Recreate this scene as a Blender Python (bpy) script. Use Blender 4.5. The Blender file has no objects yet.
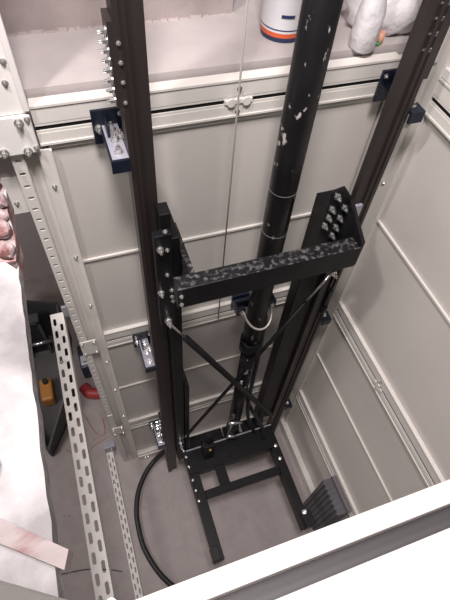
import bpy, bmesh, math, random
from mathutils import Vector, Matrix
random.seed(7)
sc = bpy.context.scene
COL = sc.collection
ZO = 3.4                      # everything below is written relative to eye height; pit floor is z = -3.4 -> 0

# ------------------------------------------------------------------ materials
def mat(name, col, rough=.5, metal=0., noise=0., nscale=8., bump=0., bscale=40., spots=None, ramp=(.6, .66), sscale=30., col2=None, c2scale=3., c2ramp=(.4, .65), stretch=(1, 1, 1), spec=.5):
    m = bpy.data.materials.new(name); m.use_nodes = True
    nt = m.node_tree; N = nt.nodes; L = nt.links
    b = N['Principled BSDF']; b.inputs['Roughness'].default_value = rough; b.inputs['Metallic'].default_value = metal
    b.inputs['Specular IOR Level'].default_value = spec
    tc = N.new('ShaderNodeTexCoord'); mp = N.new('ShaderNodeMapping'); mp.inputs['Scale'].default_value = stretch
    L.new(tc.outputs['Object'], mp.inputs['Vector'])
    def noi(s, d=5):
        n = N.new('ShaderNodeTexNoise'); n.inputs['Scale'].default_value = s; n.inputs['Detail'].default_value = d
        L.new(mp.outputs['Vector'], n.inputs['Vector']); return n.outputs['Fac']
    def rmp(src, a, c):
        r = N.new('ShaderNodeMapRange'); r.inputs['From Min'].default_value = a; r.inputs['From Max'].default_value = c
        L.new(src, r.inputs['Value']); return r.outputs['Result']
    def mix(fac, a, c, mode='MIX'):
        x = N.new('ShaderNodeMix'); x.data_type = 'RGBA'; x.blend_type = mode
        if isinstance(fac, float): x.inputs[0].default_value = fac
        else: L.new(fac, x.inputs[0])
        for s, v in ((6, a), (7, c)):
            if isinstance(v, tuple): x.inputs[s].default_value = (*v, 1)
            else: L.new(v, x.inputs[s])
        return x.outputs[2]
    c = col
    if col2: c = mix(rmp(noi(c2scale), *c2ramp), col, col2)
    if noise:
        lo = 1 - noise
        g = N.new('ShaderNodeMapRange'); g.inputs['From Min'].default_value = .3; g.inputs['From Max'].default_value = .7
        g.inputs['To Min'].default_value = lo; g.inputs['To Max'].default_value = 1 + noise * .5
        L.new(noi(nscale), g.inputs['Value'])
        cx = N.new('ShaderNodeCombineColor')
        for i in range(3): L.new(g.outputs['Result'], cx.inputs[i])
        c = mix(1.0, c, cx.outputs['Color'], 'MULTIPLY')
    if spots: c = mix(rmp(noi(sscale), *ramp), c, spots)
    if isinstance(c, tuple): b.inputs['Base Color'].default_value = (*c, 1)
    else: L.new(c, b.inputs['Base Color'])
    if bump:
        bp = N.new('ShaderNodeBump'); bp.inputs['Strength'].default_value = bump; bp.inputs['Distance'].default_value = .01
        L.new(noi(bscale), bp.inputs['Height']); L.new(bp.outputs['Normal'], b.inputs['Normal'])
    return m

M = dict(
    panel=mat('cream_paint', (.64, .605, .56), .33, noise=.05, nscale=3),
    frame=mat('cream_frame', (.72, .69, .64), .38, noise=.05, nscale=5),
    white=mat('white_paint', (.80, .77, .74), .35, noise=.04, nscale=6),
    strut=mat('strut_paint', (.72, .69, .65), .4, noise=.05),
    dark_in=mat('groove_shade', (.012, .012, .012), .7, spec=.1), groove=mat('groove_shade_grey', (.05, .047, .047), .6),
    rail=mat('rail_steel', (.034, .027, .025), .42, .25, noise=.25, nscale=14, stretch=(1, 1, .15)),
    black=mat('black_paint', (.008, .008, .009), .42, noise=.3, nscale=20, spec=.22),
    scuff=mat('scuffed_black', (.012, .012, .014), .36, noise=.3, nscale=20, spots=(.20, .19, .19), ramp=(.50, .78), sscale=60, spec=.3),
    cyl=mat('cylinder_black', (.010, .010, .011), .34, noise=.3, nscale=20, spots=(.45, .42, .40), ramp=(.645, .70), sscale=38, stretch=(1, 1, .6), spec=.25),
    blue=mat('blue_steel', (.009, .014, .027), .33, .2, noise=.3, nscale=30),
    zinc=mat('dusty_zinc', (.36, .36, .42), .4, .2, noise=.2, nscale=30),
    bolt=mat('bolt_zinc', (.72, .72, .70), .22, .9),
    wire=mat('wire_rope', (.62, .60, .56), .4, .5),
    hose=mat('black_rubber', (.018, .018, .02), .5),
    pit=mat('pit_concrete', (.43, .385, .37), .75, noise=.10, nscale=14, bump=.1, bscale=25, spots=(.30, .26, .25), ramp=(.68, .74), sscale=18),
    conc=mat('pale_concrete', (.48, .415, .40), .85, noise=.35, nscale=4, bump=.35, bscale=18, col2=(.40, .34, .33), c2scale=2.5),
    concf=mat('grey_screed', (.47, .43, .42), .8, noise=.16, nscale=5, bump=.15, bscale=25),
    room=mat('rendered_wall', (.52, .47, .46), .85, noise=.1, nscale=1.5),
    dust=mat('dusted_screed', (.23, .215, .215), .85, noise=.15, nscale=22, bump=.5, bscale=45, spots=(.40, .385, .385), ramp=(.38, .6), sscale=9),
    brick=mat('broken_brick', (.33, .15, .14), .9, noise=.3, nscale=40, bump=.6, bscale=50, spots=(.46, .39, .39), ramp=(.40, .56), sscale=30),
    plank=mat('stained_timber', (.28, .24, .235), .8, noise=.25, nscale=15, bump=.3, bscale=25, spots=(.17, .10, .10), ramp=(.58, .72), sscale=22, stretch=(.5, 1.5, 1)),
    crate=mat('dark_crate', (.060, .062, .066), .6, noise=.2),
    cratein=mat('crate_floor', (.10, .095, .095), .7, noise=.2),
    orange=mat('ochre_plastic', (.50, .22, .05), .5),
    red=mat('red_hose', (.40, .045, .05), .45),
    navy=mat('dark_blue_plastic', (.04, .05, .09), .4),
    lgrey=mat('light_plastic', (.55, .56, .58), .4),
    bucket=mat('bucket_white', (.80, .80, .82), .35),
    lblue=mat('label_navy', (.02, .035, .11), .4),
    lor=mat('label_orange', (.75, .13, .04), .4),
    bag=mat('bag_plastic', (.74, .71, .72), .35, bump=.8, bscale=22, noise=.1),
    green=mat('green_cap', (.05, .30, .12), .4),
    peach=mat('peach_label', (.70, .33, .22), .5),
    fin=mat('grey_block', (.11, .11, .12), .6, noise=.2),
    lilac=mat('speckled_block', (.16, .14, .15), .7, spots=(.25, .2, .22), sscale=80),
    pink=mat('pink_cable', (.60, .25, .26), .5),
    brass=mat('brass', (.60, .42, .12), .35, .8),
)

# ------------------------------------------------------------------ helpers
def tagp(o, label=None, cat=None, group=None, kind=None):
    if label: o['label'] = label
    if cat: o['category'] = cat
    if group: o['group'] = group
    if kind: o['kind'] = kind
    return o
def thing(name, loc, label, cat, group=None):
    e = bpy.data.objects.new(name, None); COL.objects.link(e)
    e.location = (loc[0], loc[1], loc[2] + ZO); e.empty_display_size = .05
    return tagp(e, label, cat, group)
class MB:
    def __init__(s): s.bm = bmesh.new()
    def face(s, vs, mi=0):
        f = s.bm.faces.new([s.bm.verts.new(v) for v in vs]); f.material_index = mi; return f
    def box(s, x0, x1, y0, y1, z0, z1, mi=0):
        x0, x1 = sorted((x0, x1)); y0, y1 = sorted((y0, y1)); z0, z1 = sorted((z0, z1))
        v = [s.bm.verts.new(p) for p in ((x0,y0,z0),(x1,y0,z0),(x1,y1,z0),(x0,y1,z0),(x0,y0,z1),(x1,y0,z1),(x1,y1,z1),(x0,y1,z1))]
        for q in ((0,3,2,1),(4,5,6,7),(0,1,5,4),(1,2,6,5),(2,3,7,6),(3,0,4,7)):
            s.bm.faces.new([v[i] for i in q]).material_index = mi
        return s
    def prism(s, pts, vec, mi=0):
        a = [s.bm.verts.new(p) for p in pts]; b = [s.bm.verts.new(Vector(p) + Vector(vec)) for p in pts]
        n = len(pts); fs = [s.bm.faces.new(a), s.bm.faces.new(b[::-1])]
        for i in range(n): fs.append(s.bm.faces.new((a[i], b[i], b[(i+1) % n], a[(i+1) % n])))
        for f in fs: f.material_index = mi
        return s
    def bar(s, p, q, w, h, up=(0, 0, 1), mi=0):
        p = Vector(p); q = Vector(q); d = (q-p).normalized(); u = Vector(up); sx = d.cross(u).normalized(); u = sx.cross(d)
        c = [p + sx*a*w/2 + u*b*h/2 for a, b in ((-1,-1),(1,-1),(1,1),(-1,1))]
        return s.prism(c, q-p, mi)
    def tube(s, pts, r, n=12, mi=0, closed=False):
        pts = [Vector(p) for p in pts]; rs = r if isinstance(r, (list, tuple)) else [r]*len(pts)
        rings = []; prev = None
        for i, p in enumerate(pts):
            d = (pts[min(i+1, len(pts)-1)] - pts[max(i-1, 0)])
            d = d.normalized() if d.length > 1e-9 else Vector((0,0,1))
            if prev is None:
                u = d.orthogonal().normalized()
            else:
                u = (prev - d*prev.dot(d)); u = u.normalized() if u.length > 1e-6 else d.orthogonal().normalized()
            prev = u; w = d.cross(u)
            rings.append([s.bm.verts.new(p + (u*math.cos(t)+w*math.sin(t))*rs[i]) for t in [2*math.pi*k/n for k in range(n)]])
        for a, b in zip(rings, rings[1:]):
            for k in range(n):
                f = s.bm.faces.new((a[k], a[(k+1)%n], b[(k+1)%n], b[k])); f.material_index = mi; f.smooth = True
        s.bm.faces.new(rings[0][::-1]).material_index = mi; s.bm.faces.new(rings[-1]).material_index = mi
        return s
    def lathe(s, c, prof, n=32):
        # prof: (r, z, matindex of band above)
        rings = [[s.bm.verts.new((c[0]+r*math.cos(2*math.pi*k/n), c[1]+r*math.sin(2*math.pi*k/n), c[2]+z)) for k in range(n)] for r, z, *_ in prof]
        for i, (a, b) in enumerate(zip(rings, rings[1:])):
            for k in range(n):
                f = s.bm.faces.new((a[k], a[(k+1)%n], b[(k+1)%n], b[k])); f.smooth = True
                f.material_index = prof[i][2] if len(prof[i]) > 2 else 0
        s.bm.faces.new(rings[0][::-1]); s.bm.faces.new(rings[-1])
        return s
    def build(s, name, ms, parent=None, bevel=0., org=None, **tg):
        if not isinstance(ms, (list, tuple)): ms = [ms]
        bmesh.ops.recalc_face_normals(s.bm, faces=s.bm.faces[:])
        if parent is not None: o0 = Vector(parent.location); pp = parent.parent
        else: o0 = Vector((org[0], org[1], org[2]+ZO)) if org else Vector((0, 0, ZO))
        if parent is not None and parent.parent is not None:
            o0 = world_of(parent)
        shift = Vector((0, 0, ZO)) - o0
        bmesh.ops.translate(s.bm, vec=shift, verts=s.bm.verts[:])
        me = bpy.data.meshes.new(name); s.bm.to_mesh(me); s.bm.free()
        for k in ms: me.materials.append(M[k])
        o = bpy.data.objects.new(name, me); COL.objects.link(o)
        if parent is not None: o.parent = parent
        else: o.location = o0
        if bevel:
            b = o.modifiers.new('bevel', 'BEVEL'); b.width = bevel; b.segments = 2; b.limit_method = 'ANGLE'
        tagp(o, **tg)
        return o
def world_of(o):
    v = Vector((0, 0, 0))
    while o is not None: v += Vector(o.location); o = o.parent
    return v

# hexagon head bolts: washer + hex + threaded end, pointing +Z
def bolt_mesh(r, h):
    bm = bmesh.new()
    def cyl(rad, z0, z1, n):
        a = [bm.verts.new((rad*math.cos(2*math.pi*k/n), rad*math.sin(2*math.pi*k/n), z0)) for k in range(n)]
        b = [bm.verts.new((v.co.x, v.co.y, z1)) for v in a]
        for k in range(n): bm.faces.new((a[k], a[(k+1)%n], b[(k+1)%n], b[k]))
        bm.faces.new(b); bm.faces.new(a[::-1])
    cyl(r*1.45, 0, h*.15, 14); cyl(r, h*.15, h*.65, 6); cyl(r*.5, h*.65, h, 10)
    me = bpy.data.meshes.new('bolt'); bm.to_mesh(me); bm.free(); me.materials.append(M['bolt']); return me
BOLT = bolt_mesh(.0075, .022); SMALL = bolt_mesh(.005, .009); MID = bolt_mesh(.0062, .017); TINY = bolt_mesh(.0035, .006); BIG = bolt_mesh(.009, .034)
def bolt(parent, p, axis, me=None):
    o = bpy.data.objects.new('bolt', me or BOLT); COL.objects.link(o); o.parent = parent
    o.location = Vector(p) + Vector((0, 0, ZO)) - world_of(parent)
    o.rotation_euler = Vector((0, 0, 1)).rotation_difference(Vector(axis)).to_euler()
    return o
def spline(pts, n=8):
    pts = [Vector(p) for p in pts]; out = []
    P = [2*pts[0]-pts[1]] + pts + [2*pts[-1]-pts[-2]]
    for i in range(1, len(P)-2):
        for k in range(n):
            t = k/n; a, b, c, d = P[i-1], P[i], P[i+1], P[i+2]
            out.append(.5*((2*b)+(c-a)*t+(2*a-5*b+4*c-d)*t*t+(3*b-a-3*c+d)*t**3))
    out.append(pts[-1]); return out

# ------------------------------------------------------------------ the setting
def struct(name, mb, m, **k):
    return mb.build(name, m, kind='structure', **k)
struct('floor', MB().box(-2.2, 1.5, -.9, 3.1, -3.5, -3.4), 'pit')
struct('wall_lower_back', MB().box(-2.2, 1.5, 2.9, 3.1, -3.4, -.9), 'room')
struct('wall_lower_left', MB().box(-2.3, -2.1, -.9, 3.1, -3.4, -.9), 'room')
# upper landing slab behind the shaft
struct('floor_upper', MB().box(-.6, 1.9, 1.135, 2.9, -.9, -.66), 'concf')
struct('wall_upper_back', MB().box(-.6, .545, 1.40, 1.8, -.66, .35), 'conc')
struct('wall_upper_recess', MB().box(.545, 1.9, 1.80, 2.0, -.66, .35), 'conc')
# broken, uneven foot of the rendered wall
mb = MB(); x = -.6
while x < .54:
    w = random.uniform(.015, .05); h = random.uniform(.002, .007); d = random.uniform(.004, .016)
    mb.prism([(x, 1.40, -.66), (x+w, 1.40, -.66), (x+w*.8, 1.40-d, -.66), (x+w*.2, 1.40-d*.7, -.66)], (0, .005, h)); x += w*.85
struct('trim_wall_foot', mb, 'conc')

# plaster-dusted floor edge on the left with chipped rim
def slab(name, pts, z0, z1, m, **k):
    mb = MB(); mb.prism([(a, b, z0) for a, b in pts], (0, 0, z1-z0)); return mb.build(name, m, **k)
edge = []
y = -.3
while y < .56:
    edge.append((-.120 - .003*random.random(), y)); y += random.uniform(.012, .03)
slab('floor_left', [(-.9, -.3)] + edge + [(-.124, .545), (-.14, .565), (-.2, .575), (-.9, .58)], -.64, -.61, 'dust', kind='structure')

# ------------------------------------------------------------------ shaft cladding panels
levels = [-.805, -1.255, -1.745, -1.815, -2.265, -2.745, -2.815, -3.30]
names_b = ['uppermost panel of the back wall, between the top rail and first crease', 'second panel of the back wall from the top, above the middle crossrail',
           'third panel of the back wall, just under the middle crossrail', 'fourth panel of the back wall, above the lowest crossrail', 'lowest panel of the back wall, next to the pit floor']
names_r = ['uppermost panel of the right wall, touching the near right edge', 'second panel of the right wall from the top, above its grooved crossrail',
           'third panel of the right wall, just under its grooved crossrail', 'fourth panel of the right wall, above its lowest crossrail', 'lowest panel of the right wall, next to the pit floor']
spans = [(-.795, -1.255), (-1.257, -1.722), (-1.834, -2.265), (-2.267, -2.722), (-2.834, -3.30)]
spans_r = [(-.795, -1.235), (-1.237, -1.767), (-1.879, -2.265), (-2.267, -2.737), (-2.849, -3.30)]
def panel(side, z1, z0, label):
    mb = MB(); r = .006
    if side == 'b':
        x0, x1 = -.045, .945; Y = 1.10
        mb.box(x0, x1, Y+.006, Y+.022, z0, z1)
        e = MB(); e.box(x0, x1, Y-.002, Y+.006, z1-.009, z1); lip = e
        org = ((x0+x1)/2, Y, z0)
    else:
        y0, y1 = .06, .984; X = 1.02
        mb.box(X+.006, X+.022, y0, y1, z0, z1)
        e = MB(); e.box(X-.002, X+.006, y0, y1, z1-.009, z1); lip = e
        org = (X, .6, z0)
    o = mb.build('shaft_panel', 'panel', org=org, label='cream sheet, ' + label, cat='panel', group='back wall cladding panels' if side == 'b' else 'right wall cladding panels')
    l = lip.build('folded_lip', 'frame', parent=o)
    return o
for (z1, z0), n in zip(spans, names_b): panel('b', z1, z0, n)
for (z1, z0), n in zip(spans_r, names_r): panel('r', z1, z0, n)

# ------------------------------------------------------------------ grooved crossrails (transoms)
def transom(side, zc, a, b, label, joint=None, group=None, slotgap=None):
    zt, zb = zc+.062, zc-.048
    # depth d measured towards the shaft
    bands = [(zt, zt-.006, .011), (zt-.006, zc+.014, .008), (zc+.014, zc+.006, .007), (zc+.006, zc-.006, .004), (zc-.006, zc-.014, .007), (zc-.014, zb+.006, .008), (zb+.006, zb, .011)]
    mb = MB()
    gaps = [(a, b)]
    for (z1, z0, d) in bands:
        mi = 1 if d == .004 else 0  # near-black slot colour stands in for the shade inside the groove
        segs = [(a, b, d, mi)]
        if mi and slotgap: segs = [(a, slotgap[0], d, 1), (slotgap[0], slotgap[1], .012, 0), (slotgap[1], b, d, 1)]
        for (s0, s1, dd, m_) in segs:
            if side == 'b': mb.box(s0, s1, 1.10-dd, 1.125, z0, z1, m_)
            else: mb.box(1.02-dd, 1.045, s0, s1, z0, z1, m_)
    org = ((a+b)/2, 1.1, zb) if side == 'b' else (1.02, (a+b)/2, zb)
    o = mb.build('frame_crossrail', ['frame', 'dark_in'], org=org, label=label, cat='rail', group=group)
    if joint is not None:
        ax = (0, -1, 0) if side == 'b' else (-1, 0, 0)
        for dz in (.036, -.032):
            p = (joint, 1.092, zc+dz) if side == 'b' else (1.012, joint, zc+dz)
            bolt(o, p, ax, SMALL)
        # round plugs either side of the joint
        for dj in (-.022, .022):
            m2 = MB()
            if side == 'b': m2.tube([(joint+dj, 1.09, zc), (joint+dj, 1.083, zc)], .012, 18)
            else: m2.tube([(1.01, joint+dj, zc), (1.003, joint+dj, zc)], .010, 18)
            m2.build('plug', 'strut', parent=o)
    return o
G = 'grooved cream crossrails of the shaft frame'
transom('b', -.739, -.068, .95, 'grooved cream crossrail along top of back wall, below the bucket ledge', joint=.46, slotgap=(.42, .50), group=G)
transom('b', -1.785, -.045, .95, 'grooved cream crossrail across the back wall at mid height', group=G)
transom('b', -2.785, -.045, .95, 'grooved cream crossrail low on the back wall', group=G)
transom('r', -.745, .06, .984, 'short visible top crossrail at the right wall edge', group=G)
transom('r', -1.83, .06, .984, 'long grooved cream crossrail running down the right wall', joint=.575, slotgap=(.568, .582), group=G)
transom('r', -2.80, .06, .984, 'lowest grooved crossrail on the right wall near the pit', group=G)
mb = MB().box(-.045, .95, 1.07, 1.12, -3.40, -3.33).box(-.045, .95, 1.078, 1.12, -3.33, -3.30)
o = mb.build('frame_sill_rail', 'frame', org=(.45, 1.1, -3.4), label='plain cream bottom rail of the back wall resting on the pit floor', cat='rail')
for xx in (0, .02): bolt(o, (xx, 1.07, -3.365), (0, -1, 0), SMALL)
MB().box(.99, 1.04, .06, 1.07, -3.40, -3.30).build('frame_sill_rail', 'frame', org=(1.02, .6, -3.4), label='plain cream bottom rail of the right wall resting on the pit floor', cat='rail')

# ------------------------------------------------------------------ slotted plates
def slotted(mb, P, U, V, Nn, w, length, t, cols, pitch, sl, sw, skew=0., start=0.02):
    """plate in plane U (width) x V (length), thickness t along -N. cols: list of slot centres in u; slots sw (along u) x sl (along v)"""
    P = Vector(P); U = Vector(U); V = Vector(V); Nn = Vector(Nn)
    def quad(u0, u1, v0, v1):
        if u1-u0 < 1e-5 or v1-v0 < 1e-5: return
        mb.prism([P+U*u0+V*v0, P+U*u1+V*v0, P+U*u1+V*v1, P+U*u0+V*v1], -Nn*t)
    us = [0]
    for c in cols: us += [c-sw/2, c+sw/2]
    us.append(w)
    for i in range(0, len(us), 2): quad(us[i], us[i+1], 0, length)
    for k, c in enumerate(cols):
        u0, u1 = c-sw/2, c+sw/2; v = start + (pitch/2 if k % 2 else 0); last = 0; ch = min(sw, sl)*.33
        while v + sl < length - .01:
            quad(u0, u1, last, v)
            for (cu, cv, su, sv) in ((u0, v, 1, 1), (u1, v, -1, 1), (u0, v+sl, 1, -1), (u1, v+sl, -1, -1)):
                a = P+U*cu+V*cv
                mb.prism([a, a+U*su*ch, a+V*sv*ch], -Nn*t)
            last = v+sl; v += pitch
        quad(u0, u1, last, length)

# back-left corner column
t = thing('frame_column', (-.09, 1.1, -3.4), 'tall cream corner upright at back left with a slotted left flange', 'column'); lowcol = t
mb = MB().box(-.118, -.078, 1.125, 1.135, -3.4, -.80)      # recessed web
mb.box(-.081, -.078, 1.095, 1.13, -3.4, -.80).box(-.120, -.116, 1.10, 1.13, -3.4, -.80)
mb.build('web', 'frame', t)
mb = MB(); mb.box(-.078, -.050, 1.090, 1.097, -3.4, -.80).box(-.050, -.045, 1.084, 1.11, -3.4, -.80)
mb.build('bolted_flange', 'frame', t)
mb = MB(); slotted(mb, (-.148, 1.095, -.80), (1, 0, 0), (0, 0, -1), (0, -1, 0), .030, 1.75, .004, [.015], .042, .010, .017)
mb.build('slotted_flange', 'frame', t)
MB().box(-.148, -.118, 1.091, 1.096, -3.4, -2.55).build('lower_flange', 'strut', t)
for z in (-.92, -1.22, -1.50, -1.95, -2.25, -2.6): bolt(t, (-.064, 1.090, z), (0, -1, 0), SMALL)
for zc in (-1.79, -2.79):
    jp = MB().box(-.149, -.082, 1.084, 1.090, zc-.052, zc+.055).build('joint_plate', 'frame', t, bevel=.003)
    for dx, dz in ((-.14, -.04), (-.14, .04), (-.092, .04), (-.092, -.04)): bolt(jp, (dx, 1.084, zc+dz), (0, -1, 0), SMALL)
# upper half of that corner
t = thing('frame_column', (-.16, 1.1, -.80), 'wide bright white upright at the top left corner above the joint plate', 'column')
MB().box(-.42, -.072, 1.088, 1.125, -.69, .30).build('face_plate', 'white', t)
MB().box(-.082, -.068, 1.075, 1.087, -.68, .30).build('ridge', 'white', t, bevel=.002)
jp = MB().box(-.30, -.072, 1.078, 1.088, -.795, -.69).build('joint_plate', 'white', t, bevel=.003)
for p in ((-.155, -.78), (-.080, -.70), (-.10, -.705), (-.078, -.78), (-.10, -.785)):
    bolt(jp, (p[0], 1.078, p[1]), (0, -1, 0), BOLT if p[0] < -.08 else SMALL)
for p in ((-.092, -.565), (-.102, -.612)): bolt(t, (p[0], 1.088, p[1]), (0, -1, 0), SMALL)

# small plate hanging outside the column
o = MB().box(-.235, -.145, 1.13, 1.136, -1.03, -.90).build('side_plate', 'strut', lowcol)
bolt(o, (-.18, 1.13, -.99), (0, -1, 0), SMALL)

# back-right corner column
t = thing('frame_column', (1.0, 1.1, -3.4), 'plain cream corner upright behind the right guide rail', 'column')
MB().box(.955, 1.045, 1.095, 1.13, -3.4, -.69).box(.951, .958, 1.08, 1.11, -3.4, -.69).build('face_plate', 'frame', t)
MB().box(1.016, 1.045, .985, 1.075, -3.4, .30).box(1.008, 1.016, .985, .992, -3.4, .30).build('corner_flange', 'frame', t)
for z in (-.50, -.665, -.86, -1.1, -1.4, -1.9): bolt(t, (1.016, 1.03, z), (-1, 0, 0), SMALL)
# right side upper return
MB().box(1.012, 1.045, .06, .984, -.68, -.655).build('frame_edge_rail', 'white', org=(1.02, .5, -.68), label='slim white edge rail above the top crossrail at right wall', cat='rail')
MB().box(1.07, 1.12, .99, 1.05, -.66, -.61).build('green_block', 'green', bevel=.012, org=(1.1, 1.05, -.66), label='green plastic item just outside the top right corner', cat='item')
MB().box(1.05, 1.6, .2, 1.13, -.76, -.66).build('floor_right', 'concf', kind='structure')

# ------------------------------------------------------------------ left perforated strips
def perforated(z, xa, xb, y0, y1, flange, label, cap):
    t = thing('perforated_angle', ((xa+xb)/2, y1, z), label, 'angle bar')
    mb = MB(); w = xb-xa
    slotted(mb, (xa, y1, z), (1, 0, 0), (0, -1, 0), (0, 0, 1), w, y1-y0, .003, [w*.27, w*.73], .054, .032, .0105 if w > .045 else .009, start=.022)
    mb.build('slotted_face', 'strut', t)
    MB().box(xb-.003, xb, y0, y1, z-flange, z-.0005).build('side_flange', 'strut', t)
    bolt(t, (xa+w*.27, y1-.21, z), (0, 0, 1), SMALL)
    if cap: MB().box(xb-.002, xb+.05, y1-.02, y1-.012, z-.05, z+.012).build('mounting_tab', 'strut', t)
    return t
perforated(-1.515, -.213, -.166, .02, 1.10, .05, 'nearer white angle bar with two rows of slots, sloping down the left side', False)
perforated(-3.115, -.232, -.190, .10, 1.10, .055, 'lower white slotted angle bar close to the pit floor by the black hose', False)
o = MB().box(-.232, -.165, 1.09, 1.13, -3.12, -3.03).build('angle_bracket', 'zinc', org=(-.2, 1.1, -3.1), label='small grey bracket at the far end of the lower slotted angle', cat='bracket', bevel=.003)
bolt(o, (-.19, 1.09, -3.06), (0, -1, 0), SMALL)

MB().box(-.165, -.149, 1.085, 1.095, -1.53, -1.47).build('fixing_plate', 'zinc', org=(-.157, 1.09, -1.53), label='tiny grey fixing plate where the nearer slotted angle meets the corner upright', cat='plate')

# ------------------------------------------------------------------ front frame
t = thing('front_crossbeam', (.45, .03, -.82), 'bright white double-lipped crossbeam running across the bottom of the picture', 'beam')
MB().box(-.10, 1.045, .027, .056, -.82, -.70).build('inner_lip', 'white', t, bevel=.003)
MB().box(-.10, 1.045, .000, .027, -.82, -.775).build('groove', 'groove', t)  # recess coloured dark grey in place of the shade between the lips
MB().box(-.10, 1.045, -.16, .000, -.82, -.705).build('outer_lip', 'white', t, bevel=.003)
t = thing('front_column', (-.15, 0, -3.4), 'blown-out white upright in the bottom left corner nearest the viewer', 'column')
MB().box(-.26, -.102, -.05, .066, -3.4, -.12).build('post', 'white', t, bevel=.004)
MB().box(-.102, -.078, .03, .066, -.79, -.70).build('joint_lug', 'white', t, bevel=.003)
bolt(t, (-.090, .056, -.70), (0, 0, 1), SMALL); bolt(t, (-.082, .060, -.70), (0, 0, 1), SMALL)

# ------------------------------------------------------------------ guide rails
def guide_rail(x, sgn, label):
    """T section: base plate perpendicular to X at x, blade towards the shaft middle (sgn)"""
    t = thing('guide_rail', (x, .95, -3.4), label, 'rail', 'steel guide rails')
    e = 1.0 if sgn < 0 else 1.0
    top = .30
    MB().box(x, x+sgn*.012, .925, .98, -3.4, top).build('base_flange', 'rail', t)
    MB().box(x+sgn*.012, x+sgn*.062, .938, .962, -3.4, top).build('blade', 'rail', t)
    MB().box(x+sgn*.012, x+sgn*.026, .930, .970, -3.4, top).build('blade_root', 'rail', t)
    return t
rl = guide_rail(.127, 1, 'tall brown-black steel guide rail on the left, lined with bolts at its top')
rr = guide_rail(.897, -1, 'tall brown-black steel guide rail on the right, leaning to the top right corner')
fp = MB().box(.115, .127, .925, .98, -.605, -.43).build('fishplate', 'rail', rl)
for z in (-.452, -.470, -.489, -.508, -.528, -.549, -.571, -.594):
    bolt(fp, (.115, .940, z), (-1, 0, 0), MID)
for z in (-.470, -.508, -.549, -.594): bolt(rl, (.133, .925, z), (0, -1, 0), TINY)
fp = MB().box(.117, .127, .925, .98, -2.72, -2.42).build('fishplate', 'rail', rl)
for z in (-2.45, -2.50, -2.55, -2.66): bolt(fp, (.117, .940, z), (-1, 0, 0), BOLT)
fp = MB().box(.897, .909, .925, .98, -.64, -.30).build('fishplate', 'rail', rr)
for z in (-.43, -.462, -.495, -.530, -.568): bolt(fp, (.885, .936, z), (-1, 0, 0), MID)

# ------------------------------------------------------------------ rail brackets
def bracket(z, left, label, grp='dark blue guide rail brackets', base_w=None):
    s = 1 if left else -1; cx = .127 if left else .897
    t = thing('rail_bracket', (cx - s*.03, 1.0, z-.05), label, 'bracket', grp)
    a = cx - s*.062; b = cx + s*.020
    wp = MB().box(a, b, 1.058, 1.066, z-.048, z+.045).build('wall_plate', 'blue', t)
    # angle leg running forward beside the rail
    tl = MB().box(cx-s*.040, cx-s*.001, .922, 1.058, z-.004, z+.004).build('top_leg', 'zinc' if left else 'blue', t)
    MB().box(cx-s*.045, cx-s*.040, .922, 1.058, z-.016, z+.004).build('side_leg', 'blue', t)
    MB().box(cx-s*.045, cx-s*.001, .914, .922, z-.030, z+.004).build('end_lip', 'blue', t)
    MB().box(cx-s*.034, cx-s*.028, 1.005, 1.058, z+.004, z+.030).build('rib', 'blue', t)
    bolt(wp, (a+s*.014, 1.058, z-.002), (0, -1, 0), BOLT)
    bolt(wp, (b-s*.012, 1.058, z+.03), (0, -1, 0), SMALL)
    for yy in (.945, .99, 1.035): bolt(tl, (cx-s*.020, yy, z+.004), (0, 0, 1), BOLT)
    bolt(tl, (cx-s*.006, 1.0, z+.004), (0, 0, 1), BOLT)
    return t
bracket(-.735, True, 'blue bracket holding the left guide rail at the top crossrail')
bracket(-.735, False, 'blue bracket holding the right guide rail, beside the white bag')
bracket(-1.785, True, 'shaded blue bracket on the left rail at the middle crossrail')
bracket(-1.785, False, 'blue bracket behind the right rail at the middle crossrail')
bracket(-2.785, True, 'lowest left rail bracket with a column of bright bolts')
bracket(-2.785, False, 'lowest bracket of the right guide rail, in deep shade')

# ------------------------------------------------------------------ hydraulic cylinder
CX, CY = .552, .92
t = thing('hydraulic_cylinder', (CX, CY, -3.4), 'thick black hydraulic ram tube standing in the middle with white scuff marks', 'cylinder')
MB().tube([(CX, CY, -1.81), (CX, CY, .30)], .041, 40).build('ram_tube', 'cyl', t)
MB().tube([(CX, CY, -1.77), (CX, CY, -1.765), (CX, CY, -1.845), (CX, CY, -1.85)], [.038, .048, .048, .038], 40).build('collar', 'black', t)
MB().tube([(CX, CY, -2.94), (CX, CY, -1.845)], .035, 36).build('lower_tube', 'cyl', t)
MB().box(CX-.05, CX+.05, CY-.03, CY+.05, -2.97, -2.94).build('foot_plate', 'black', t)
MB().box(CX-.035, CX+.035, CY-.025, CY+.035, -3.4, -2.97).build('pedestal', 'black', t)
for z in (-.918, -1.088): MB().tube([(CX, CY, z), (CX, CY, z-.0015)], .0413, 36).build('seam_ring', 'zinc', t)
# valve and fittings at the foot
v = MB().box(.485, .53, .855, .885, -2.79, -2.62).tube([(.508, .870, -2.62), (.508, .870, -2.50)], .013).build('valve', 'scuff', t)
MB().tube([(.480, .855, -2.56), (.555, .845, -2.58)], .0095).build('fitting', 'bolt', t)
MB().tube([(.485, .853, -2.77), (.535, .845, -2.79)], .012).build('fitting', 'bolt', t)
MB().tube([(.490, .853, -2.72), (.502, .853, -2.56)], .008).build('fitting', 'bolt', t)
MB().box(.530, .546, .879, .885, -2.03, -1.965).build('scuffed_tag', 'lgrey', t)
MB().box(.518, .530, .879, .885, -2.19, -2.10).build('scuffed_tag', 'lgrey', t)
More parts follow.
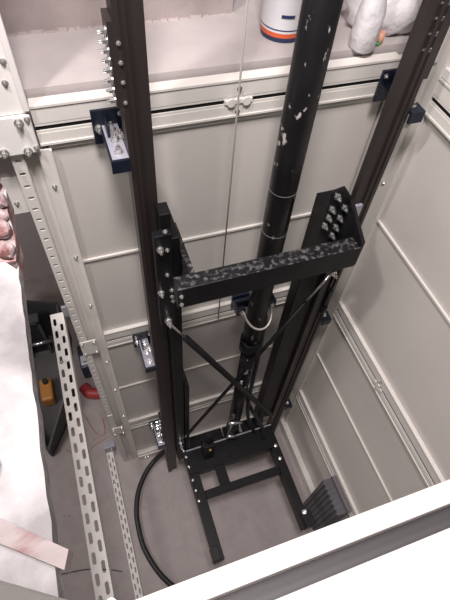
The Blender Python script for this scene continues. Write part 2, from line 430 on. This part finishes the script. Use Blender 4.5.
# clamp
t = thing('pipe_clamp', (CX, 1.0, -1.76), 'dark blue clamp with a pale U-bolt gripping the ram tube', 'clamp')
zc = -1.548
MB().box(CX-.083, CX-.048, .928, .943, zc-.022, zc+.018).box(CX+.048, CX+.083, .928, .943, zc-.022, zc+.018).box(CX-.083, CX+.083, .965, .98, zc-.022, zc+.018).prism([(CX-.03, .98, zc-.01), (CX-.03, 1.078, zc-.13), (CX-.03, 1.078, zc-.17), (CX-.03, .98, zc-.05)], (.06, 0, 0)).box(CX-.083, CX-.075, .943, .965, zc-.022, zc+.018).box(CX+.075, CX+.083, .943, .965, zc-.022, zc+.018).build('clamp_arm', 'blue', t)
MB().box(CX-.04, CX+.04, 1.078, 1.088, -1.74, -1.66).build('back_plate', 'blue', t)
pts = [(CX-.058, .928, zc)] + [(CX-.056*math.cos(a), CY-.002-.062*math.sin(a), zc-.045*math.sin(a)) for a in [math.pi*k/16 for k in range(17)]] + [(CX+.058, .928, zc)]
MB().tube(pts, .0045, 10).build('u_bolt', 'wire', t)
bolt(t, (CX-.064, .928, zc), (0, -1, 0), BOLT); bolt(t, (CX+.064, .928, zc), (0, -1, 0), BOLT)
# thin cable
o = MB().tube([(.421, 1.0, .30), (.421, 1.0, -1.70)], .0028, 8).build('wire_cable', 'wire', org=(.421, 1, -1.7), label='thin pale vertical cable hanging left of the ram tube', cat='cable')

# ------------------------------------------------------------------ the lift carriage (sling)
t = thing('lift_carriage', (.51, .88, -2.95), 'black steel lift sling with crosshead, cross bracing and two fork arms deep in the shaft', 'carriage')
for (a, b, ya, z1) in ((.192, .236, .887, -3.05), (.735, .833, .955, -2.95)):
    MB().box(a, b, ya, 1.01, z1, -1.0 if a < .5 else -1.06).build('upright', 'black', t, bevel=.003)
# lower cheek widening of left and right uprights
MB().prism([(.240, .885, -1.95), (.240, .885, -2.95), (.262, .885, -2.95), (.262, .885, -2.0)], (0, .10, 0)).build('cheek_plate', 'black', t)
ch = MB().box(.19, .772, .755, .805, -1.155, -1.065).build('crosshead', ['black', 'scuff'], t, bevel=.003)
for p_ in ch.data.polygons: p_.material_index = 1 if p_.normal.z > .5 else 0
for s, x0, x1, yb in ((1, .237, .255, 1.01),):
    MB().prism([(x0, yb, -1.067), (x0, .8055, -1.067), (x0, .8055, -1.155), (x0, .885, -1.30), (x0, yb, -1.30)], (x1-x0, 0, 0)).build('gusset', 'scuff' if s > 0 else 'black', t)
# guide shoe boxes
sh = MB().box(.180, .212, .8865, .934, -.999, -.90).build('guide_shoe', 'black', t, bevel=.003)
sh = MB().box(.155, .205, .86, .885, -1.40, -.95).build('guide_shoe', 'black', t, bevel=.002)
for x_, z in ((.187, -.935), (.170, -1.0), (.190, -1.01), (.186, -1.12), (.163, -1.2), (.197, -1.20), (.197, -1.235), (.20, -1.26), (.180, -1.365)):
    bolt(sh, (x_, .860, z), (0, -1, 0), BOLT if x_ < .18 or z < -1.3 else SMALL)
for z in (-1.085, -1.125): bolt(ch, (.200, .755, z-.01), (0, -1, 0), SMALL)
# right bolt plate (faces the shaft middle)
sh2 = MB().prism([(.690, .875, -1.25), (.690, .875, -.935), (.735, .875, -.925), (.765, .875, -.965), (.775, .875, -1.0), (.775, .875, -1.25)], (0, .012, 0)).build('guide_shoe', 'black', t)
MB().prism([(.763, .874, -.975), (.763, .757, -1.045), (.763, .757, -1.15), (.763, .874, -1.24)], (.012, 0, 0)).build('gusset', 'black', t)
MB().box(.70, .775, .8875, .954, -1.25, -1.02).build('guide_shoe', 'black', t)
MB().box(.79, .835, .89, .90, -1.12, -1.03).build('guide_shoe', 'zinc', t)
for x_, z in ((.712, -.95), (.708, -1.0), (.752, -1.005), (.706, -1.035), (.748, -1.048), (.702, -1.07), (.745, -1.088), (.742, -1.125)):
    bolt(sh2, (x_, .875, z), (0, -1, 0), BOLT)
# cross braces with turnbuckle ends
def brace(p, q, r0, r1, f0, f1):
    p = Vector(p); q = Vector(q)
    b = MB().tube([p.lerp(q, f0), p.lerp(q, f1)], r1, 14).build('cross_brace', 'black', t)
    MB().tube([p, p.lerp(q, f0)], r0, 8).build('threaded_end', 'bolt', b)
    MB().tube([p.lerp(q, f1), q], r0, 8).build('threaded_end', 'bolt', b)
brace((.180, .850, -1.37), (.765, .850, -2.67), .004, .0135, .10, .97)
brace((.790, .865, -1.34), (.233, .862, -2.58), .004, .0085, .12, .98)
bolt(t, (.180, .86, -1.365), (0, -1, 0), BIG); bolt(t, (.80, .86, -1.33), (0, -1, 0), BOLT)
# lower cross beams and forks
Z = -2.875
MB().box(.241, .485, .888, .955, Z-.07, Z-.015).build('back_channel', 'black', t)
MB().box(.62, .732, .888, .955, Z-.07, Z-.015).build('back_channel', 'black', t)
MB().box(.241, .27, .886, .93, Z, Z+.10).build('corner_bracket', 'scuff', t)
MB().box(.70, .735, .886, .93, Z, Z+.10).build('corner_bracket', 'scuff', t)
MB().box(.218, .792, .735, .885, Z-.08, Z).build('rear_beam', 'black', t, bevel=.003)
MB().box(.238, .79, .868, .876, Z, Z+.006).build('rear_beam_edge', 'zinc', t)
MB().box(.276, .742, .580, .625, Z-.05, Z-.005).build('front_beam', 'black', t, bevel=.003)
MB().box(.375, .435, .625, .735, Z-.04, Z-.01).build('tie_plate', 'black', t)
for x0, x1 in ((.218, .276), (.742, .792)):
    f = MB().box(x0, x1, .26, .734, Z-.09, Z).build('fork_arm', 'black', t, bevel=.002)
    MB().box(x0-.006 if x0 < .5 else x0+.01, x0+.035 if x0 < .5 else x1+.01, .255, .33, Z-.05, Z+.06).build('end_bracket', 'black', f, bevel=.003)
for yy in (.84, .78, .70, .64, .58): bolt(t, (.229, yy, Z), (0, 0, 1), SMALL)
bolt(t, (.765, .66, Z), (0, 0, 1), BOLT); bolt(t, (.765, .33, Z+.06), (0, 0, 1), BIG); bolt(t, (.77, .74, Z), (0, 0, 1), BOLT)  # the tall bolt is added to stand in for a shiny highlight
for x_, z in ((.21, -2.72), (.215, -2.80), (.225, -2.88), (.70, -2.80)): bolt(t, (x_, .885, z), (0, -1, 0), BOLT)
# spring buffer lying on the rear beam left of the ram
t = thing('limit_buffer', (.36, .83, -2.875), 'small black buffer with a brass screw on the rear beam of the lift carriage', 'buffer')
MB().box(.325, .385, .79, .86, -2.872, -2.66).build('body', 'black', t, bevel=.004)
MB().tube([(.36, .83, -2.66), (.36, .83, -2.57)], [.024, .018], 14).build('plunger', 'black', t)
MB().tube([(.357, .791, -2.70), (.357, .780, -2.70)], .009, 12).build('screw', 'brass', t)
# hanging hoses round the ram foot
for pts, lab in (([(.64, .99, -1.73), (.635, .96, -2.03), (.615, .92, -2.45), (.63, .90, -2.7), (.67, .86, -2.863)], 'black hydraulic hose hanging right of the ram tube'),
                 ([(.61, .99, -1.87), (.605, .98, -2.24), (.64, .96, -2.6), (.70, .84, -2.75), (.71, .80, -2.863)], 'second black hose looping behind the right foot of the ram')):
    MB().tube(spline(pts), .011, 10).build('hydraulic_hose', 'hose', org=pts[-1], label=lab, cat='hose')
t = thing('safety_switch', (.846, .89, -1.60), 'small black switch with a roller hanging beside the right upright', 'switch')
MB().box(.838, .855, .885, .905, -1.60, -1.49).build('body', 'black', t, bevel=.003)
MB().tube([(.846, .89, -1.60), (.846, .89, -1.635)], .014, 12).build('roller', 'black', t)

# ------------------------------------------------------------------ floor things in the pit
pts = [(.15, 1.04, -3.24), (.06, 1.03, -3.36), (-.02, .97, -3.375), (-.095, .87, -3.378), (-.135, .76, -3.378), (-.147, .66, -3.378), (-.14, .52, -3.378), (-.09, .37, -3.378), (-.02, .26, -3.378), (.06, .18, -3.378)]
MB().tube(spline(pts), .0165, 14).build('rubber_hose', 'hose', org=(0, .5, -3.4), label='thick black hose curving over the pit floor at left', cat='hose')
t = thing('finned_block', (.95, .35, -3.4), 'grey finned block against the right wall at the pit bottom', 'block')
MB().box(.935, .985, .25, .45, -3.4, -2.80).build('body', 'fin', t)
for k in range(7): MB().box(.926, .98, .255+k*.028, .268+k*.028, -3.39, -2.794).build('fin', 'fin', t)
MB().box(.985, 1.004, .25, .45, -3.4, -2.77).build('side_plate', 'lilac', t)
slab_m = MB().box(.10, .215, .25, 1.05, -3.4, -3.392).build('lit_floor_strip', 'pit', org=(.15, .6, -3.4), label='raised strip added for the lit stretch of pit floor left of the fork arms', cat='strip')  # thin slab added in place of light falling beside the fork

# ------------------------------------------------------------------ upper landing things
t = thing('paint_bucket', (.645, 1.265, -.66), 'white paint bucket with an orange and navy band on the ledge behind the ram', 'bucket')
MB().lathe((.645, 1.262, -.66), [(.058, 0, 1), (.0605, .004, 1), (.0615, .014, 2), (.062, .026, 0), (.0625, .032, 1), (.063, .036, 0), (.067, .20, 0), (.070, .205, 0), (.070, .215, 0), (.064, .215, 0)], 48).build('body', ['bucket', 'lblue', 'lor'], t)
a0 = math.radians(-118)
mb = MB()
for k in range(8):
    a = math.radians(-122+k*4); b = math.radians(-118+k*4)
    mb.prism([(.645+.0655*math.cos(q), 1.262+.0655*math.sin(q), zz) for q, zz in ((a, -.593), (b, -.593), (b, -.585), (a, -.585))], (.0006, .0006, 0))
mb.build('printed_line', 'lblue', t)
def blob(name, c, prof, mkey, parent=None, wob=.15, squash=1., bev=None, seed=1, **k):
    rnd = random.Random(seed); mb = MB(); n = 28
    ph = [rnd.uniform(0, 6.28) for _ in range(6)]
    rings = []
    for (r, z) in prof:
        ring = []
        for j in range(n):
            a = 2*math.pi*j/n
            rr = r*(1+wob*(.5*math.sin(3*a+ph[0]+z*20)+.3*math.sin(5*a+ph[1]+z*35)+.2*math.sin(9*a+ph[2]-z*50)))
            ring.append(mb.bm.verts.new((c[0]+rr*math.cos(a), c[1]+rr*math.sin(a)*squash, c[2]+z)))
        rings.append(ring)
    for a, b in zip(rings, rings[1:]):
        for j in range(n): mb.bm.faces.new((a[j], a[(j+1)%n], b[(j+1)%n], b[j])).smooth = True
    mb.bm.faces.new(rings[0][::-1]); mb.bm.faces.new(rings[-1])
    return mb.build(name, mkey, parent, **k)
t = thing('plastic_bottle', (.85, 1.19, -.66), 'white plastic bottle standing on the ledge right of the ram', 'bottle')
blob('body', (.835, 1.135, -.66), [(.030, 0), (.036, .008), (.038, .05), (.036, .10), (.026, .14), (.014, .17)], 'bag', t, wob=.05)
MB().tube([(.835, 1.135, -.50), (.835, 1.135, -.46)], .016, 16).build('cap', 'bucket', t)
blob('plastic_bag', (.955, 1.25, -.66), [(.075, 0), (.095, .02), (.10, .06), (.085, .10), (.05, .14), (.02, .16)], 'bag', wob=.22, seed=5, org=(.95, 1.25, -.66), label='crumpled white plastic bag on the ledge behind the right rail', cat='bag')
blob('plastic_sachet', (1.06, 1.50, -.66), [(.09, 0), (.11, .03), (.10, .09), (.04, .14)], 'bag', wob=.25, seed=9, org=(1.02, 1.42, -.66), label='second crumpled bag further back at the top right', cat='bag')
t = thing('small_tub', (.905, 1.15, -.66), 'little peach and green tub between the white bottle and the bag', 'tub')
MB().tube([(.898, 1.150, -.66), (.898, 1.150, -.628)], .012, 18).build('body', 'peach', t)
MB().tube([(.889, 1.142, -.66), (.889, 1.142, -.650)], .008, 18).build('lid', 'green', t)
MB().box(.80, .84, 1.33, 1.36, -.66, -.63).build('red_block', 'lor', bevel=.006, org=(.82, 1.34, -.66), label='small red plastic piece on the ledge just right of the ram tube', cat='item')

# ------------------------------------------------------------------ left edge things
rnd = random.Random(3)
mb_t = []
def chunk(c, r, seed, name, mkey, label, cat, group=None, sz=(1, 1, 1)):
    rr = random.Random(seed); bm = bmesh.new(); bmesh.ops.create_icosphere(bm, subdivisions=3, radius=1)
    ph = [Vector((rr.uniform(-1, 1), rr.uniform(-1, 1), rr.uniform(-1, 1))).normalized() for _ in range(9)]
    for v in bm.verts:
        d = 1.
        for p in ph: d = min(d, .72/max(.3, abs(v.co.normalized().dot(p))))
        v.co = Vector([v.co[i]*d*r*sz[i] for i in range(3)]) + Vector(c)
    mb = MB(); mb.bm.free(); mb.bm = bm
    lo = min(v.co.z for v in bm.verts)
    return mb.build(name, mkey, org=(c[0], c[1], lo), label=label, cat=cat, group=group, kind='thing')
# masonry stub: broken brick end of the slab
mb = MB(); mb.prism([(-.60, .582, -.68), (-.128, .582, -.68), (-.124, .64, -.68), (-.132, .70, -.68), (-.130, .76, -.68), (-.15, .82, -.68), (-.6, .86, -.68)], (0, 0, .05))
struct('trim_brick_edge', mb, 'brick')
cs = [((-.140, .600, -.62), .020), ((-.141, .640, -.61), .021), ((-.148, .680, -.62), .022), ((-.146, .72, -.615), .022), ((-.155, .76, -.61), .024), ((-.165, .80, -.61), .026), ((-.175, .66, -.60), .026)]
wh = ['lowest dusty pink brick lump, next to the pale slab corner', 'second dusty brick lump up from the slab corner at left edge', 'small brick lump in the middle of the broken edge',
      'rounded brick lump left of the small grey plate', 'brick lump near the top of the broken left edge', 'topmost brick lump at the left edge under the white joint plate', 'larger brick lump lying behind the others at the left edge']
for i, (c, r) in enumerate(cs): chunk(c, r, i+20, 'brick_lump', 'brick', wh[i], 'rubble', 'broken brick lumps at the left edge')
chunk((-.178, .238, -.603), .014, 50, 'tile_fragment', 'fin', 'dark grey tile fragment lying on the dusty slab', 'fragment', sz=(.8, 1.2, .5))
# stained plank
t = MB().prism([(-.55, .485, -.61), (-.55, .435, -.61), (-.108, .096, -.61), (-.101, .114, -.61)], (0, 0, .028))
t.build('timber_plank', 'plank', org=(-.3, .3, -.61), label='dirty pink-stained plank jutting from the left over the slab', cat='plank')

# ------------------------------------------------------------------ lower room things
A = Vector((-.606, 1.277, -3.4)); B = Vector((-.40, 1.60, -3.4)); far = Vector((-.34, 2.20, -3.4)); D = Vector((-.72, 2.35, -3.4)); E_ = Vector((-.82, 1.62, -3.4))
t = thing('storage_crate', (-.55, 1.8, -3.4), 'large open dark crate standing on the lower floor behind the slab edge', 'crate')
ring = [A, B, far, D, E_]
MB().prism([tuple(p) for p in ring], (0, 0, .03)).build('bottom', 'cratein', t)
hh = [.12, .30, .5, .5, .3]
for i in range(5):
    p, q = ring[i], ring[(i+1) % 5]; h0, h1 = hh[i], hh[(i+1) % 5]
    n = (q-p).cross(Vector((0, 0, 1))).normalized()*.015
    mb = MB(); mb.prism([p, q, q+Vector((0, 0, h1)), p+Vector((0, 0, h0))], -n); mb.build('side_wall', 'crate', t)
t = thing('metal_rack', (-.55, 2.1, -3.37), 'dark framed rack with a bright steel bar inside the open crate', 'rack')
MB().box(-.64, -.50, 2.12, 2.15, -3.37, -2.95).build('back_board', 'hose', t)
MB().box(-.65, -.63, 2.08, 2.15, -3.37, -2.92).box(-.51, -.49, 2.08, 2.15, -3.37, -2.92).box(-.65, -.49, 2.08, 2.15, -2.94, -2.90).build('rack_frame', 'crate', t)
MB().tube([(-.63, 2.05, -3.14), (-.46, 2.05, -3.14)], .014, 12).build('steel_bar', 'bolt', t)
t = thing('fuel_can', (-.56, 1.72, -3.37), 'ochre yellow plastic can inside the dark crate', 'can')
MB().box(-.61, -.52, 1.64, 1.82, -3.37, -3.25).build('body', 'orange', t, bevel=.02)
MB().tube([(-.56, 1.78, -3.25), (-.56, 1.78, -3.22)], .02, 16).build('cap', 'hose', t)
MB().tube(spline([(-.315, 1.72, -3.36), (-.30, 1.69, -3.36), (-.28, 1.655, -3.355), (-.20, 1.63, -3.355), (-.10, 1.64, -3.355)]), .042, 16).build('red_tube', 'red', org=(-.28, 1.65, -3.4), label='thick red hose on the lower floor left of the corner column', cat='hose')
t = thing('tool_case', (-.25, 1.85, -3.4), 'dark blue tool case with a pale lid behind the red hose', 'case')
MB().box(-.30, -.12, 1.80, 2.0, -3.4, -3.22).build('body', 'navy', t, bevel=.01)
MB().box(-.29, -.13, 1.81, 1.89, -3.22, -3.19).build('lid', 'lgrey', t, bevel=.008)
MB().tube(spline([(-.27, 1.83, -3.2), (-.25, 1.82, -3.15), (-.18, 1.82, -3.15), (-.16, 1.83, -3.2)]), .007, 8).build('handle', 'lgrey', t)
MB().tube(spline([(-.37, 1.53, -3.394), (-.35, 1.50, -3.394), (-.30, 1.36, -3.394), (-.24, 1.33, -3.394), (-.23, 1.45, -3.394)]), .003, 6).build('pink_wire', 'pink', org=(-.3, 1.4, -3.4), label='thin pink wire looping on the lower floor by the red hose', cat='wire')
MB().tube(spline([(-.52, 1.30, -3.395), (-.42, 1.22, -3.395), (-.32, 1.27, -3.395), (-.22, 1.30, -3.395)]), .002, 6).build('pale_wire', 'pink', org=(-.4, 1.3, -3.4), label='nearly straight thin wire lying on the pale lower floor', cat='wire')
MB().tube(spline([(-.70, .55, -3.395), (-.5, .52, -3.395), (-.36, .47, -3.395), (-.30, .44, -3.395)]), .0025, 6).build('floor_wire', 'hose', org=(-.5, .5, -3.4), label='thin dark wire on the floor between plank and slotted angle', cat='wire')

# ------------------------------------------------------------------ camera
cam = bpy.data.cameras.new('camera'); co = bpy.data.objects.new('camera', cam); COL.objects.link(co)
P = Vector((225., 300.)); f = 476.
def dd(x, y): return Vector((x-P[0], -(y-P[1]), -f))
xx = dd(2145, -170).normalized(); zz = -dd(189, 635); zz = (zz - xx*zz.dot(xx)).normalized(); yy = zz.cross(xx)
R = Matrix((xx, yy, zz))
co.matrix_world = Matrix.Translation((0, 0, ZO)) @ R.to_4x4()
cam.sensor_fit = 'VERTICAL'; cam.sensor_height = 24; cam.lens = f/600*24; cam.clip_start = .005
sc.camera = co

# ------------------------------------------------------------------ light
w = bpy.data.worlds.new('world'); sc.world = w; w.use_nodes = True
w.node_tree.nodes['Background'].inputs[0].default_value = (1, .93, .93, 1); w.node_tree.nodes['Background'].inputs[1].default_value = .09
def area(name, loc, tgt, size, power, col=(1, .95, .93)):
    l = bpy.data.lights.new(name, 'AREA'); l.size = size; l.energy = power; l.color = col
    o = bpy.data.objects.new(name, l); COL.objects.link(o); o.location = Vector(loc)+Vector((0, 0, ZO))
    o.rotation_euler = (Vector(tgt)-Vector(loc)).to_track_quat('-Z', 'Y').to_euler(); return o
area('landing_lamp', (.02, .05, 1.18), (.4, .7, -1.5), .38, 66, (1, .925, .93))
area('side_lamp', (-.55, .45, 1.0), (.6, .8, -1.5), .12, 24, (1, .93, .92))
area('lower_room_lamp', (-1.4, 1.0, -1.2), (-.5, 1.2, -3.4), .5, 15, (1, .92, .92))
sc.view_settings.view_transform = 'Standard'; sc.view_settings.look = 'None'; sc.view_settings.gamma = 1; sc.view_settings.exposure = 0
